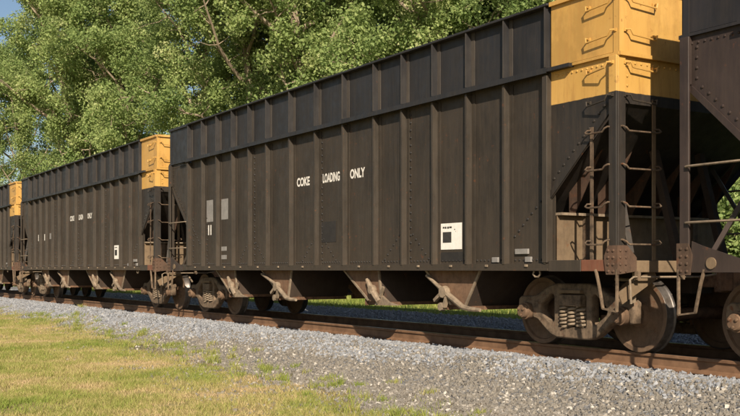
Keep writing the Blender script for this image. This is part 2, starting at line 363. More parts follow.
def build_body(car):
    # side sheets, one per bay, shared by width
    cache = {}
    def panel(wd, z0, z1, name, mat):
        k = (round(wd, 3), z0, name)
        if k not in cache: cache[k] = MB().box(-wd / 2 + .002, wd / 2 - .002, -0.005, 0.005, z0, z1).mesh(name, mat)
        return cache[k]
    def hat(z0, z1, name, mat, wide=0.052):
        h, f = wide / 2, (0.045 if wide > .06 else .07)
        poly = [(-h - f, 0.0), (-h - f, -0.010), (-h, -0.010), (-h + 0.006, -0.099), (h - 0.006, -0.099), (h, -0.010), (h + f, -0.010), (h + f, 0.0)]
        m = MB().prism(poly, z0, z1, 'z')
        if isinstance(mat, list):                    # shade put into colour: webs darker to dim their sunlit side, front paler
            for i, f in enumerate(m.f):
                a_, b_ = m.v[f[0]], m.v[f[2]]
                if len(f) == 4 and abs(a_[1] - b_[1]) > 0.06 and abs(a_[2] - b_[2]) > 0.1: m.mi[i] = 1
        return m.mesh(name, mat)
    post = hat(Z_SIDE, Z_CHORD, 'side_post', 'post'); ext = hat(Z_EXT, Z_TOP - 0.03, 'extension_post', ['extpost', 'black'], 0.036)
    for s in (-1, 1):
        for a, b in zip(BAYS, BAYS[1:]):
            link('side_panel', panel(b - a, Z_SIDE - 0.03, Z_CHORD + .068, 'side_panel', 'brown'), car, ((a + b) / 2, s * (YP - 0.006), 0))
            link('extension_panel', panel(b - a, Z_EXT - 0.03, Z_TOP - .02, 'extension_panel', 'black'), car, ((a + b) / 2, s * (YP - 0.006), 0))
        for k, x in enumerate(BAYS):
            r = 0.0 if s < 0 else math.pi
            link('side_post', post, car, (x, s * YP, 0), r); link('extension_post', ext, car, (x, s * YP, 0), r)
        y0, y1 = s * (YP - 0.03), s * (YS + 0.03)
        # top chord ledge between body and extension, top rail, side sill
        link('top_chord', MB().prism([(s * (YP + .002), 3.575), (s * (YS + .035), 3.555), (s * (YS + .035), 3.485), (s * (YS + .02), 3.485), (s * (YS + .02), 3.535), (s * (YP + .002), 3.55)], -6.14, 6.14, 'x').mesh('top_chord', 'black'), car)
        link('top_rail', bevel_me(MB().box(-6.14, 6.14, s * (YP + .002), s * (YS + .012), Z_TOP - 0.034, Z_TOP).mesh('top_rail', 'black'), .006), car)
        link('side_sill', MB().prism([(s * (YP + .002), 1.10), (s * (YS - .01), 1.095), (s * (YS - .01), 1.035), (s * (YS + .012), 1.03), (s * (YS + .012), 1.005), (s * (YP - .05), 1.0), (s * (YP - .05), 1.10)], -6.14, 6.14, 'x').mesh('side_sill', 'brown'), car)
    # rivets on both sides, black colour standing in for their small shadows
    for s in (-1, 1):
        m = MB(); nr = (0, s, 0); y = s * (YP + 0.0)
        for x in (-2.80, 0.0, 2.80):
            z = 1.2
            while z < 3.44: m.rivet((x + 0.125, y, z), nr); z += 0.115
        for x in (-5.26, -6.08):
            z = 1.2
            while z < 2.2: m.rivet((x + 0.12, y, z), nr, 0.013); z += 0.12
        for a, b in zip(BAYS, BAYS[1:]):
            x = a + 0.14
            while x < b - 0.1: m.rivet((x, y, 1.145), nr, 0.013, 0.009); x += 0.085
        for c in (-2.8, 2.8, 0.0):
            for d in (-1, 1):
                for k in range(1, 8):
                    x = c + d * (0.10 + 0.085 * k); z = 1.63 - 0.075 * k
                    if min(abs(x - q) for q in BAYS) > 0.06 and z > 1.17: m.rivet((x, y, z), nr, 0.014)
        for d in (-1, 1):
            for k in range(0, 14):
                x = d * (5.05 + 0.085 * k); z = 1.17 + 0.072 * k
                if abs(x) < 6.02 and min(abs(x - q) for q in BAYS) > 0.06: m.rivet((x, y, z), nr, 0.015)
        tag(m.build('rivets', 'black', car), kind='stuff')
    # small clips along the sill, one in each bay of the near side
    clip = bevel_me(MB().box(-0.026, 0.026, -0.02, 0.0, -0.016, 0.016).mesh('sill_clip', 'bar'), .004)
    for a, b in zip(BAYS, BAYS[1:]): link('sill_clip', clip, car, ((a + b) / 2 + 0.06, -YS + .0095, 1.068))
    # centre sill, cross ridges inside, draft gear
    MB().box(-7.2, 7.2, -0.18, 0.18, 0.72, 1.06).build('centre_sill', 'underside', car)
    for c in (-2.8, 0.0, 2.8):
        MB().prism([(c - 0.62, 1.06), (c, 1.66), (c + 0.62, 1.06), (c + 0.60, 1.04), (c, 1.635), (c - 0.60, 1.04)], -1.465, 1.465, 'y').build('cross_ridge', 'chute', car)

def build_hoppers(car):
    # floor under the body, then four V shaped chutes on each side of the centre sill
    MB().box(-5.06, 5.06, -1.46, 1.46, 1.022, 1.042).build('floor_sheet', 'underside', car)
    for (xa, xb, ba, bb, kind) in ((-4.75, -3.70, -3.95, -3.58, 1), (-2.45, -1.10, -1.58, -1.24, 0), (0.80, 1.97, 1.62, 2.06, 1), (3.25, 4.62, 3.90, 4.28, 0)):
        for s in (-1, 1):
            y0, y1 = s * 1.45, s * 0.185
            h = MB().prism([(xa, 1.02), (xb, 1.02), (bb, 0.50), (ba, 0.50)], y0, y1, 'y').build('hopper_chute', ['chute', 'underside'], car)
            for pg in h.data.polygons:
                if abs(pg.normal.y) < .5: pg.material_index = 1  # all but the side sheet take a darker colour that imitates shade
            m = MB()                                   # flanged seams round the side sheet
            m.prism([(xb - .045, 1.0), (xb, 1.0), (bb, .50), (bb - .045, .50)], s * 1.451, s * 1.475, 'y')
            m.prism([(xa, 1.0), (xa + .06, 1.0), (ba + .03, .52), (ba - .01, .50)], s * 1.451, s * 1.468, 'y')
            m.build('seam_flange', 'bar', h)
            m = MB(); m.box(ba - .10, bb + .06, s * 1.40, s * .24, .445, .498); m.box(ba - .16, ba - .10, s * 1.43, s * .2, .43, .53)
            m.build('outlet_frame', 'rusty', h)
            yy = s * 1.50
            m = MB()
            if kind == 0:                              # lever bar across the face
                m.tube([(xa + .10, yy, .93), (ba - .22, yy, .76), (ba - .02, yy, .66), (bb - .04, yy, .485), (bb + .12, yy, .462), (bb + .36, yy, .455)], [.024, .03, .045, .042, .036, .026], 8)
                m.lathe([(.02, -.05), (.085, -.045), (.095, 0), (.085, .045), (.02, .05)], (ba - .10, yy, .69), 9)
                m.beam((ba - .12, yy, .70), (ba - .34, yy, .56), .05, .05); m.beam((ba - .02, yy, .66), (ba - .10, yy, .47), .06, .045)
                m.lathe([(.02, -.04), (.06, -.04), (.06, .04), (.02, .04)], (ba - .16, yy, .475), 8)
            else:                                      # latch casting at the right foot of the face
                m.tube([(bb - .42, yy, .86), (bb - .30, yy, .72), (bb - .16, yy, .60), (bb - .04, yy, .50)], [.03, .05, .055, .05], 8)
                m.lathe([(.02, -.05), (.07, -.045), (.08, 0), (.07, .045), (.02, .05)], (bb - .26, yy, .69), 9)
                m.prism([(bb - .10, .60), (bb + .02, .60), (bb + .22, .50), (bb + .50, .455), (bb - .18, .44)], s * 1.455, s * 1.50, 'y')
                m.beam((bb + .0, yy, .58), (bb + .08, yy, .74), .035, .045)
            m.build('door_lever', 'bar', h)

# ---- trucks
WHEEL = [(0.05, -0.105), (0.13, -0.105), (0.14, -0.09), (0.16, -0.045), (0.26, -0.015), (0.385, -0.045), (0.40, -0.075), (0.452, -0.075), (0.457, -0.068), (0.4605, 0.03), (0.47, 0.042), (0.484, 0.05), (0.484, 0.062), (0.465, 0.07), (0.40, 0.07), (0.385, 0.04), (0.26, 0.02), (0.15, 0.07), (0.05, 0.07)]
WM = [0, 0, 0, 0, 0, 0, 0, 1, 1, 1, 1, 1, 1, 0, 0, 0, 0, 0]
wheel_me = MB().lathe(WHEEL, (0, 0, 0), 48, WM).mesh('wheel', ['wheelrust', 'rim'])
wheel_me_far = wheel_me.copy(); wheel_me_far.transform(Matrix.Scale(-1, 4, (0, 1, 0))); wheel_me_far.flip_normals()
axle_me = MB().lathe([(0.085, -1.0), (0.085, -0.55), (0.075, -0.5), (0.075, 0.5), (0.085, 0.55), (0.085, 1.0)], (0, 0, 0), 16).mesh('axle', 'rusty')
o_half = [(0.0, 0.84), (0.30, 0.84), (0.46, 0.80), (0.66, 0.70), (0.76, 0.665), (1.00, 0.66), (1.055, 0.62), (1.065, 0.50), (1.06, 0.37), (0.985, 0.355), (0.975, 0.47), (0.955, 0.545), (0.795, 0.545), (0.775, 0.47), (0.765, 0.37), (0.67, 0.345), (0.56, 0.26), (0.43, 0.165), (0.30, 0.125), (0.0, 0.12)]
outer = [(a, b) for a, b in o_half] + [(-a, b) for a, b in reversed(o_half[1:-1])]
win = [(-0.23, 0.275), (0.23, 0.275), (0.245, 0.30), (0.245, 0.67), (0.22, 0.70), (-0.22, 0.70), (-0.245, 0.67), (-0.245, 0.30)]
tri = [(0.345, 0.665), (0.345, 0.36), (0.375, 0.325), (0.42, 0.325), (0.60, 0.455), (0.615, 0.50), (0.595, 0.56), (0.42, 0.70), (0.37, 0.70)]
side_me = curve_plate('side_frame', outer, [win, tri, [(-a, b) for a, b in tri]], 0.15, 0.022, 'frame')
def helix(r, rr, h, turns):
    n = int(turns * 14); return MB().tube([(r * math.cos(i / 14 * 2 * math.pi), r * math.sin(i / 14 * 2 * math.pi), h * i / n) for i in range(n + 1)], rr, 6).mesh('spring', 'bar')
spring_me = helix(0.066, 0.017, 0.27, 5.5)
cap_me = MB().lathe([(0.03, -0.155), (0.085, -0.15), (0.095, -0.135), (0.098, -0.10), (0.115, -0.095), (0.118, 0.02), (0.10, 0.05)], (0, 0, 0), 20)
for k in range(3):
    a = k * 2 * math.pi / 3 + 0.5
    cap_me.lathe([(0.010, -0.175), (0.019, -0.172), (0.019, -0.15)], (0.055 * math.cos(a), 0, 0.055 * math.sin(a)), 6)
cap_me = cap_me.mesh('bearing_cap', 'wheelrust')
cap_far = cap_me.copy(); cap_far.transform(Matrix.Scale(-1, 4, (0, 1, 0))); cap_far.flip_normals()
m = MB(); m.box(-0.20, 0.20, -1.16, 1.16, 0.545, 0.695); m.box(-0.24, 0.24, -0.75, 0.75, 0.55, 0.78); m.lathe([(0.2, -0.01), (0.2, 0.01)], (0, 0, 0.8), 8)
m.box(-0.19, 0.19, -0.19, 0.19, 0.78, 0.84)
bolster_me = bevel_me(m.mesh('truck', 'frame'), .012)
beam_me = MB().box(-0.05, 0.05, -0.9, 0.9, 0.36, 0.44).mesh('brake_beam', 'rusty')
def shoe():
    pts = [(0.475 * math.cos(a), 0.475 * math.sin(a)) for a in np.linspace(-.38, .42, 7)] + [(0.545 * math.cos(a), 0.545 * math.sin(a)) for a in np.linspace(.42, -.38, 7)]
    return MB().prism(pts, -0.05, 0.05, 'y').mesh('brake_shoe', 'rusty')
shoe_me = shoe()
WB = 0.875
def build_truck(car, x):
    t = link('truck', bolster_me, car, (x, 0, 0))
    for s in (-1, 1):
        link('side_frame', side_me, t, (0, s * 1.03, 0))
        for (dx, dy) in ((-0.155, -0.045), (0.0, -0.045), (0.155, -0.045), (-0.08, 0.05), (0.08, 0.05)):
            link('spring', spring_me, t, (dx, s * 1.03 + dy, 0.277), dx * 9)
        for e in (-1, 1):
            link('wheel', wheel_me if s < 0 else wheel_me_far, t, (e * WB, s * 0.755, 0.4575))
            link('bearing_cap', cap_me if s < 0 else cap_far, t, (e * WB, s * 1.06, 0.4575))
            link('brake_shoe', shoe_me, t, (e * WB, s * 0.755, 0.46), math.pi if e > 0 else 0)
        MB().box(-0.21, 0.21, s * 1.10, s * 1.165, 0.715, 0.755).build('friction_plate', 'tan', t)
    for e in (-1, 1):
        link('axle', axle_me, t, (e * WB, 0, 0.4575)); link('brake_beam', beam_me, t, (e * 0.36, 0, 0))

# ---- car ends; rot=True turns the end half round for the dark end
def grab(m, a, b, out, droop=0.055):
    """grab iron: two bolted feet, a drooping bar standing off the sheet"""
    a, b, out = Vector(a), Vector(b), Vector(out); d = (b - a).normalized(); dn = Vector((0, 0, -droop))
    m.tube([a - d * .012, a + out * .5, a + out + d * .01, a + out + d * .02 + dn, b + out - d * .06 + dn, b + out - d * .02, b + out * .5, b], 0.0115, 6)
    for q in (a, b):
        m.beam(q + Vector((0, 0, .018)) + out * .02, q - Vector((0, 0, .018)) + out * .02, 0.045, 0.045)
    return m
def rung(m, a, b, out):
    a, b, out = Vector(a), Vector(b), Vector(out); d = (b - a).normalized()
    up = Vector((0, 0, .03))
    m.tube([a + up, a - d * .045 + up + out * .6, a - d * .06 + out, a - d * .03 + out - up * .4, a + out - up * .6, b - d * .07 + out - up * .6, b - d * .03 + out + up * .6, b + up * 1.2 + out * .5, b + up * 1.2], 0.0115, 6)
    return m

def build_end(car, rot):
    def N(): return MB(rot)
    body = 'brown' if rot else 'endpaint'; upper = 'black' if rot else 'yellow'
    irons = 'post' if rot else 'yellow'
    E = 7.30
    for s in (-1, 1):
        N().box(6.145, E - 0.004, s * 1.535, s * 1.545, 3.56, Z_TOP).build('extension_side_plate', upper, car)
        N().prism([(6.13, 3.545), (E - 0.004, 3.545), (E - 0.004, 2.99), (6.13, 1.90)], s * 1.525, s * 1.533, 'y').build('body_side_plate', body, car)
        # flange down the slope and its rivets
        m = N(); m.prism([(6.10, 1.985), (7.19, 2.985), (7.22, 2.985), (7.22, 2.925), (6.10, 1.885)], s * 1.531, s * 1.549, 'y')
        m.build('slope_flange', body, car)
        m = N()
        for k in range(11): m.rivet((6.19 + k * .087, s * 1.5325, 2.16 + k * .0795), (0, s, 0), 0.016)
        for k in range(12): m.rivet((6.26 + k * .085, s * 1.5325, 3.44), (0, s, 0), 0.012)
        for k in range(4): m.rivet((7.13, s * 1.5325, 3.06 + k * .11), (0, s, 0), 0.015)
        tag(m.build('rivets', body, car), kind='stuff')
        # ledge round the end
        N().box(6.145, 6.55, s * 1.546, s * 1.63, 3.50, 3.545).build('ledge', 'black', car)
        N().box(6.552, E + .02, s * 1.546, s * 1.575, 3.515, 3.548).build('ledge', upper, car)
        N().box(6.145, E, s * 1.546, s * 1.585, Z_TOP - .05, Z_TOP + .003).build('top_rail', upper, car)
        # corner angle of the extension
        m = N(); m.box(E - .075, E + .012, s * 1.5455, s * 1.556, 3.549, Z_TOP - .051); m.box(E + .0055, E + .016, s * 1.48, s * 1.556, 3.549, Z_TOP - .051)
        m.build('corner_angle', upper, car)
        # corner post and foot gusset
        m = N(); m.box(E - .11, E + .012, s * 1.57, s * 1.60, 1.13, 3.51); m.box(E - .006, E + .014, s * 1.45, s * 1.569, 1.13, 3.51); m.box(E - .10, E - .012, s * 1.5335, s * 1.5695, 3.0, 3.51)
        link('corner_post', bevel_me(m.mesh('corner_post', body), .004), car)
        m = N(); m.prism([(E - .17, 1.13), (E - .17, 1.18), (E - .11, 1.30), (E + .03, 1.30), (E + .03, .96), (E - .14, .96)], s * 1.601, s * 1.613, 'y')
        m.prism([(s * 1.612, 1.30), (s * 1.45, 1.30), (s * 1.30, 1.16), (s * 1.30, 1.0), (s * 1.612, .96)], E + .031, E + .043, 'x')
        for k in range(4):
            for j in range(2):
                m.rivet((E - .10 + j * .08, s * 1.613, 1.0 + k * .08), (0, s, 0), .015)
                m.rivet((E + .043, s * (1.57 - j * .09), 1.0 + k * .08), (1, 0, 0), .015)
        m.build('corner_gusset', 'gusset', car)
        # sill of the open end
        link('end_side_sill', bevel_me(N().box(6.145, 6.72, s * 1.50, s * 1.595, 0.995, 1.135).mesh('end_side_sill', 'post'), .005), car)
        link('end_side_sill', bevel_me(N().box(6.725, E - .145, s * 1.50, s * 1.592, 0.998, 1.135).mesh('end_side_sill', 'redpaint'), .005), car)
        # post at the end of the side sheets
        link('bolster_post', bevel_me(N().box(6.04, 6.13, s * 1.45, s * 1.608, 1.105, 3.46).mesh('bolster_post', 'post'), .004), car)
        # diagonal braces of the end
        N().beam((7.20, s * .42, 1.13), (6.80, s * .42, 2.52), .09, .09).build('end_brace', body if rot else 'underside', car)
        N().beam((7.22, s * 1.25, 1.12), (6.62, s * .9, 2.36), .07, .05).build('end_brace', body, car)
        # stirrup step: slanted inner leg, upright outer leg
        y = s * 1.60
        m = N(); pts = [(6.98, y, 1.02), (7.03, y, .86), (7.10, y, .56), (7.32, y, .53), (7.325, y, .78), (7.325, y, 1.02)]
        for a, b in zip(pts, pts[1:]): m.beam(a, b, 0.036, 0.018, (1, 0, .2) if abs(a[2] - b[2]) > .1 else (0, 0, 1))
        m.build('stirrup_step', 'frame', car)
    # end sheets, slope sheet, end sill
    N().box(E - .004, E + .005, -1.545, 1.545, 3.56, Z_TOP).build('extension_end_sheet', upper, car)
    N().box(E + .002, E + .05, -1.57, 1.57, 3.505, 3.548).build('end_ledge', upper, car)
    N().box(E + .0055, E + .05, -1.54, 1.54, Z_TOP - .05, Z_TOP + .003).build('end_top_rail', upper, car)
    N().box(E - .012, E - .005, -1.524, 1.524, 2.96, 3.55).build('body_end_sheet', body, car)
    m = N(); m.prism([(7.29, 2.99), (5.0, 1.06), (5.0, 1.045), (7.29, 2.965)], -1.468, 1.468, 'y'); m.build('slope_sheet', body, car)
    m = N()
    for k in range(28): m.rivet((E - .005, -1.38 + k * .1, 3.44), (1, 0, 0), .013)
    for k in range(4): m.rivet((E - .005, -1.41, 3.06 + k * .11), (1, 0, 0), .015)
    tag(m.build('rivets', body, car), kind='stuff')
    link('end_sill', bevel_me(N().box(7.13, E + .03, -1.44, 1.44, .985, 1.125).mesh('end_sill', 'tan' if not rot else 'frame'), .006), car)
    N().box(6.14, 7.12, -1.49, 1.49, 1.085, 1.10).build('end_deck', 'underside', car)
    # bulkhead over the bolster with a flange and stiffeners up to the slope sheet
    N().box(6.17, 6.182, -1.48, 1.48, 1.105, 1.70).build('bulkhead', 'tan' if not rot else 'underside', car)
    N().box(6.16, 6.27, -1.485, 1.485, 1.702, 1.735).build('bulkhead_flange', 'bar', car)
    for y in (-1.25, -.75, -.25, .25, .75, 1.25):
        N().prism([(6.16, 1.737), (6.27, 1.737), (6.74, 2.49), (6.50, 2.29), (6.16, 2.0)], y - .006, y + .006, 'y').build('slope_stiffener', 'gusset' if not rot else 'underside', car)
    for y in (-1.0, 1.0):
        N().box(6.184, 6.25, y - .05, y + .05, 1.105, 1.70).build('bulkhead_stiffener', 'frame', car)
    # ladder side (near side of the yellow end)
    for sd in (-1,):
        N().box(6.855, 6.905, -1.572, -1.56, 1.136, 2.72).build('ladder_stile', 'frame', car)
        N().box(E + .016, E + .028, -1.02, -.965, 1.126, 3.02).build('ladder_stile', 'tan', car)
        for z in (1.33, 1.77, 2.21, 2.65):
            rung(N(), (6.88, -1.573, z), (7.20, -1.60, z), (0, -.05, 0)).build('ladder_rung', 'frame', car)
            rung(N(), (E + .028, -.99, z), (E + .014, -1.52, z), (.05, 0, 0)).build('ladder_rung', 'frame', car)
        for z, y in ((3.02, -1.532), (3.40, -1.532), (3.78, -1.545), (4.16, -1.545)):
            grab(N(), (6.82, y, z), (7.25, y if z > 3.5 else -1.60, z + .03), (0, -.075, 0)).build('grab_iron', irons if z > 3.1 else 'post', car)
            grab(N(), (E + .006, -.99, z), (E + .006, -1.46, z + .03), (.075, 0, 0)).build('grab_iron', irons if z > 3.1 else 'post', car)
    # far side of the end: long handrails, jacking gusset with its boss
    for z in (1.52, 2.12):
        m = N(); m.tube([(6.13, 1.58, z), (6.20, 1.63, z), (7.18, 1.63, z), (7.23, 1.60, z)], 0.014, 6); m.build('handrail', 'bar', car)
    m = N(); m.prism([(E - .16, 1.32), (E - .30, 1.27), (E - .95, 1.08), (E - .95, .99), (E - .145, .99)], 1.596, 1.6085, 'y'); m.build('jacking_gusset', 'maroon', car)
    ang = [(E - .42 + .062 * math.cos(a), 1.085 + .062 * math.sin(a)) for a in np.linspace(0, 2 * math.pi, 17)[:-1]]
    N().prism(ang, 1.609, 1.625, 'y').build('gusset_boss', 'tan', car)
    # coupler with knuckle, uncoupling lever, air hose
    m = N(); m.box(6.9, 7.50, -.07, .07, .80, .95)
    m.prism([(7.46, -.10), (7.46, .12), (7.56, .20), (7.72, .21), (7.76, .15), (7.70, .07), (7.66, -.02), (7.58, -.13)], .74, 1.0, 'z')
    cp = link('coupler', bevel_me(m.mesh('coupler', 'rusty'), .012), car)
    m = N(); m.prism([(7.60, -.15), (7.68, -.17), (7.77, -.14), (7.78, -.03), (7.73, -.02), (7.71, -.08), (7.64, -.06)], .765, .975, 'z'); m.build('knuckle', 'rusty', cp)
    m = N(); m.tube([(E + .07, -1.42, .62), (E + .07, -1.44, .90), (E + .07, -1.38, .93), (E + .07, -.25, .93), (7.50, -.12, .96), (7.55, -.05, 1.0)], 0.014, 6)
    m.build('uncoupling_lever', 'bar', car)
    for yy in (-1.3, -.55): N().box(E + .031, E + .085, yy - .025, yy + .025, .90, 1.0).build('lever_bracket', 'frame', car)
    m = N(); m.tube([(E - .25, .36, .80), (E + .02, .38, .80), (E + .14, .36, .74), (E + .28, .28, .52), (E + .42, .16, .40), (E + .49, .05, .38)], .03, 8); m.build('air_hose', 'rubber', car)
    N().tube([(6.6, -.9, .90), (7.05, -.62, .86), (7.22, -.58, .70)], .022, 6).build('brake_pipe', 'bar', car)
    N().beam((7.27, -1.50, .68), (7.27, -.92, .975), .02, .15).build('sill_brace', 'tan', car)
    N().beam((7.20, -1.18, .98), (7.16, -1.16, .62), .06, .018, (1, 0, 0)).build('sill_brace', 'bar', car)

TXT = {k: text_mesh('lettering', k, wd, .165, 'lettering') for k, wd in (('COKE', .50), ('LOADING', .60), ('ONLY', .48))}
YL = -YP - 0.003
def flat(name, x0, x1, z0, z1, mat, car, y=YL, th=.002):
    return MB().box(x0, x1, y, y - th, z0, z1).build(name, mat, car)
def placard(car):
    p = flat('placard', 3.72, 4.23, 1.31, 1.69, 'placardwhite', car)
    y = YL - .0035
    flat('placard_square', 3.77, 3.98, 1.41, 1.565, 'placardblack', p, y, .001)
    for a, b in ((3.77, 3.81), (3.82, 3.86), (3.88, 3.92), (3.93, 3.99)): flat('placard_letter', a, b, 1.61 + (a * 31 % 1) * .01, 1.643, 'placardblack', p, y, .001)
    flat('placard_mark', 4.05, 4.07, 1.59, 1.605, 'darkpatch', p, y, .001)
    flat('placard_mark', 4.08, 4.085, 1.56, 1.575, 'darkpatch', p, y, .001)
def letters(car):
    for k, x in (('COKE', -.59), ('LOADING', .45), ('ONLY', 1.34)): link('lettering', TXT[k], car, (x, YL, 2.63))
def main_marks(car):
    flat('repainted_patch', -5.17, -4.80, 2.07, 2.55, 'fadedpatch', car)
    flat('repainted_patch', -4.36, -3.99, 2.09, 2.53, 'fadedpatch', car)
    for x in (-5.08, -4.95): flat('painted_digit', x, x + .05, 1.78, 2.00, 'lettering', car)
    for z in (1.42, 1.24): flat('painted_block', -4.38, -4.06, z, z + .09, 'fadedpatch', car)
    flat('dark_patch', .10, .62, 1.50, 1.86, 'darkpatch', car)
    flat('dark_patch', 3.70, 4.25, 1.14, 1.27, 'darkpatch', car)
def other_marks(car):
    flat('painted_digit', -4.98, -4.92, 2.02, 2.24, 'lettering', car); flat('painted_digit', -4.12, -4.04, 2.02, 2.24, 'lettering', car)
    flat('painted_digit', -3.98, -3.92, 1.76, 1.92, 'lettering', car); flat('dark_patch', -3.4, -3.0, 2.05, 2.25, 'fadedpatch', car)
def tags(car):
    for x, z, wd in ((5.55, 1.255, .26), (5.68, 1.15, .12), (5.0, 1.15, .13)):
        link('plate', bevel_me(MB().box(x - wd / 2, x + wd / 2, -YP - .03, -YP - .001, z - .035, z + .035).mesh('plate', 'fadedpatch'), .004), car)
    m = MB(); m.tube([(5.84, -1.56, 1.0), (5.82, -1.56, .96), (5.86, -1.56, .925), (5.92, -1.56, .925), (5.955, -1.56, .96), (5.945, -1.56, 1.0)], .012, 6); m.build('tow_loop', 'bar', car)

car = link('hopper_car', None)
build_body(car); build_hoppers(car)
build_end(car, False); build_end(car, True)
build_truck(car, -6.05); build_truck(car, 6.05)
letters(car); placard(car); tags(car)
PITCH, X0 = 15.55, -15.65
GRP = 'hopper cars coupled in the train'
spare = [copy_tree(car) for _ in range(3)]
car.location = (X0, 0, 0); main_marks(car)
tag(car, 'dark brown hopper car with large white COKE LOADING ONLY lettering and yellow right end', 'hopper car', GRP)
for c, k, lab in ((spare[0], -1, 'second hopper car in the middle distance, its yellow end between two dark bodies'),
                  (spare[1], -2, 'farthest hopper car, only its yellow end showing at the left edge'),
                  (spare[2], 1, 'nearest hopper car at the right edge, only its dark end and stirrup showing')):
    c.location = (X0 + k * PITCH, 0, 0); tag(c, lab, 'hopper car', GRP)
    if k < 0: other_marks(c)
    swap = {1: {'brown': 'maroon', 'black': 'maroon_black', 'post': 'maroon'}, -1: {'brown': 'brown_dusty'}, -2: {}}[k]
    for ch in c.children:                       # each car has its own coat of paint
        if ch.data and ch.data.materials and ch.data.materials[0].name in swap:
            ch.material_slots[0].link = 'OBJECT'; ch.material_slots[0].material = M[swap[ch.data.materials[0].name]]

# ------------------------------------------------------------------ ballast stones (geometry nodes on a cloud of points)
rng = np.random.default_rng(7)
def stones(name, pts, sz, mat, label, cat):
    me = bpy.data.meshes.new(name); me.vertices.add(len(pts)); me.vertices.foreach_set('co', np.asarray(pts, np.float32).ravel())
    at = me.attributes.new('sc', 'FLOAT_VECTOR', 'POINT'); at.data.foreach_set('vector', np.asarray(sz, np.float32).ravel())
    me.materials.append(M[mat])
    o = link(name, me); tag(o, label, cat, kind='stuff')
    g = bpy.data.node_groups.new(name, 'GeometryNodeTree')
    g.interface.new_socket('Geometry', in_out='INPUT', socket_type='NodeSocketGeometry')
    g.interface.new_socket('Geometry', in_out='OUTPUT', socket_type='NodeSocketGeometry')
    gi = g.nodes.new('NodeGroupInput'); go = g.nodes.new('NodeGroupOutput'); L = g.links.new
    inst = g.nodes.new('GeometryNodeGeometryToInstance')
    for k in range(4):
        ico = g.nodes.new('GeometryNodeMeshIcoSphere'); ico.inputs['Radius'].default_value = 1.0; ico.inputs['Subdivisions'].default_value = 1
        sp = g.nodes.new('GeometryNodeSetPosition'); rv = g.nodes.new('FunctionNodeRandomValue'); rv.data_type = 'FLOAT_VECTOR'
        rv.inputs[0].default_value = (-.5, -.5, -.5); rv.inputs[1].default_value = (.5, .5, .5); rv.inputs['Seed'].default_value = k * 13 + 5
        hull = g.nodes.new('GeometryNodeConvexHull'); smt = g.nodes.new('GeometryNodeSetMaterial'); smt.inputs['Material'].default_value = M[mat]
        L(ico.outputs[0], sp.inputs['Geometry']); L(rv.outputs[0], sp.inputs['Offset']); L(sp.outputs[0], hull.inputs[0]); L(hull.outputs[0], smt.inputs[0])
        L(smt.outputs[0], inst.inputs[0])
    iop = g.nodes.new('GeometryNodeInstanceOnPoints'); iop.inputs['Pick Instance'].default_value = True
    rr = g.nodes.new('FunctionNodeRandomValue'); rr.data_type = 'FLOAT_VECTOR'; rr.inputs[1].default_value = (6.28, 6.28, 6.28)
    ri = g.nodes.new('FunctionNodeRandomValue'); ri.data_type = 'INT'; ri.inputs[4].default_value = 0; ri.inputs[5].default_value = 3; ri.inputs['Seed'].default_value = 3
    na = g.nodes.new('GeometryNodeInputNamedAttribute'); na.data_type = 'FLOAT_VECTOR'; na.inputs['Name'].default_value = 'sc'
    L(gi.outputs[0], iop.inputs['Points']); L(inst.outputs[0], iop.inputs['Instance']); L(rr.outputs[0], iop.inputs['Rotation'])
    L(ri.outputs[2], iop.inputs['Instance Index']); L(na.outputs[0], iop.inputs['Scale']); L(iop.outputs[0], go.inputs[0])
    md = o.modifiers.new('stones', 'NODES'); md.node_group = g
    return o
YG = [(5, -4.6), (9, -3.95), (18, -3.0), (28, -2.45), (39, -2.2), (60, -2.1)]      # where grass gives way to gravel (by distance left)
YB = [(5, -1.30), (9, -1.48), (15, -1.8), (25, -2.35), (39, -2.25), (60, -2.2)]     # where clean ballast gives way to old gravel
def cloud(n, x0, x1, y0, y1, smin, smax, keep):
    P, S = [], []
    xs_ = x1 - (x1 - x0) * rng.random(n) ** 1.6
    ys_ = rng.uniform(y0, y1, n); u = rng.random(n); q = rng.random((n, 4))
    for i in range(n):
        x, y = xs_[i], ys_[i]
        if not keep(x, y, u[i]): continue
        z = bed_z(x, y) if bed_z(x, y) > gnd_z(x, y) else gnd_z(x, y)
        s = smin + (smax - smin) * q[i, 0] ** 1.8
        P.append((x, y, z + s * 0.25)); S.append((s * (0.8 + .5 * q[i, 1]), s * (0.8 + .5 * q[i, 2]), s * (0.6 + .4 * q[i, 3])))
    return P, S
def on_rail(y): return abs(abs(y) - .755) < .10
def keep_b(x, y, u):
    yb = lerp_tab(YB, -x) + .45 * mnoise.noise((x * .9, y * .9, 1.7))
    if on_rail(y): return False
    if y < -0.8: return y > yb + (u - .5) * .5
    return u < (0.45 if y < 1.2 else .30)
def keep_o(x, y, u):
    yb = lerp_tab(YB, -x) + .45 * mnoise.noise((x * .9, y * .9, 1.7)); yg = lerp_tab(YG, -x) + .5 * mnoise.noise((x * .7, y * .7, 5.2))
    if y > yb + .45: return u < .12 and not on_rail(y)
    if y < yg - .2: return u < .22 * math.exp((y - yg) * .9) * 1.0
    return True
P, S = cloud(250000, -62, -3, -3.0, 4.6, .014, .034, keep_b)
stones('ballast_stones', P, S, 'stone', 'clean blue grey crushed stone ballast beside the near rail', 'ballast')
P, S = cloud(150000, -50, -3, -5.4, -.9, .008, .029, keep_o)
stones('gravel', P, S, 'oldstone', 'brownish old gravel between the grass and the clean ballast', 'gravel')

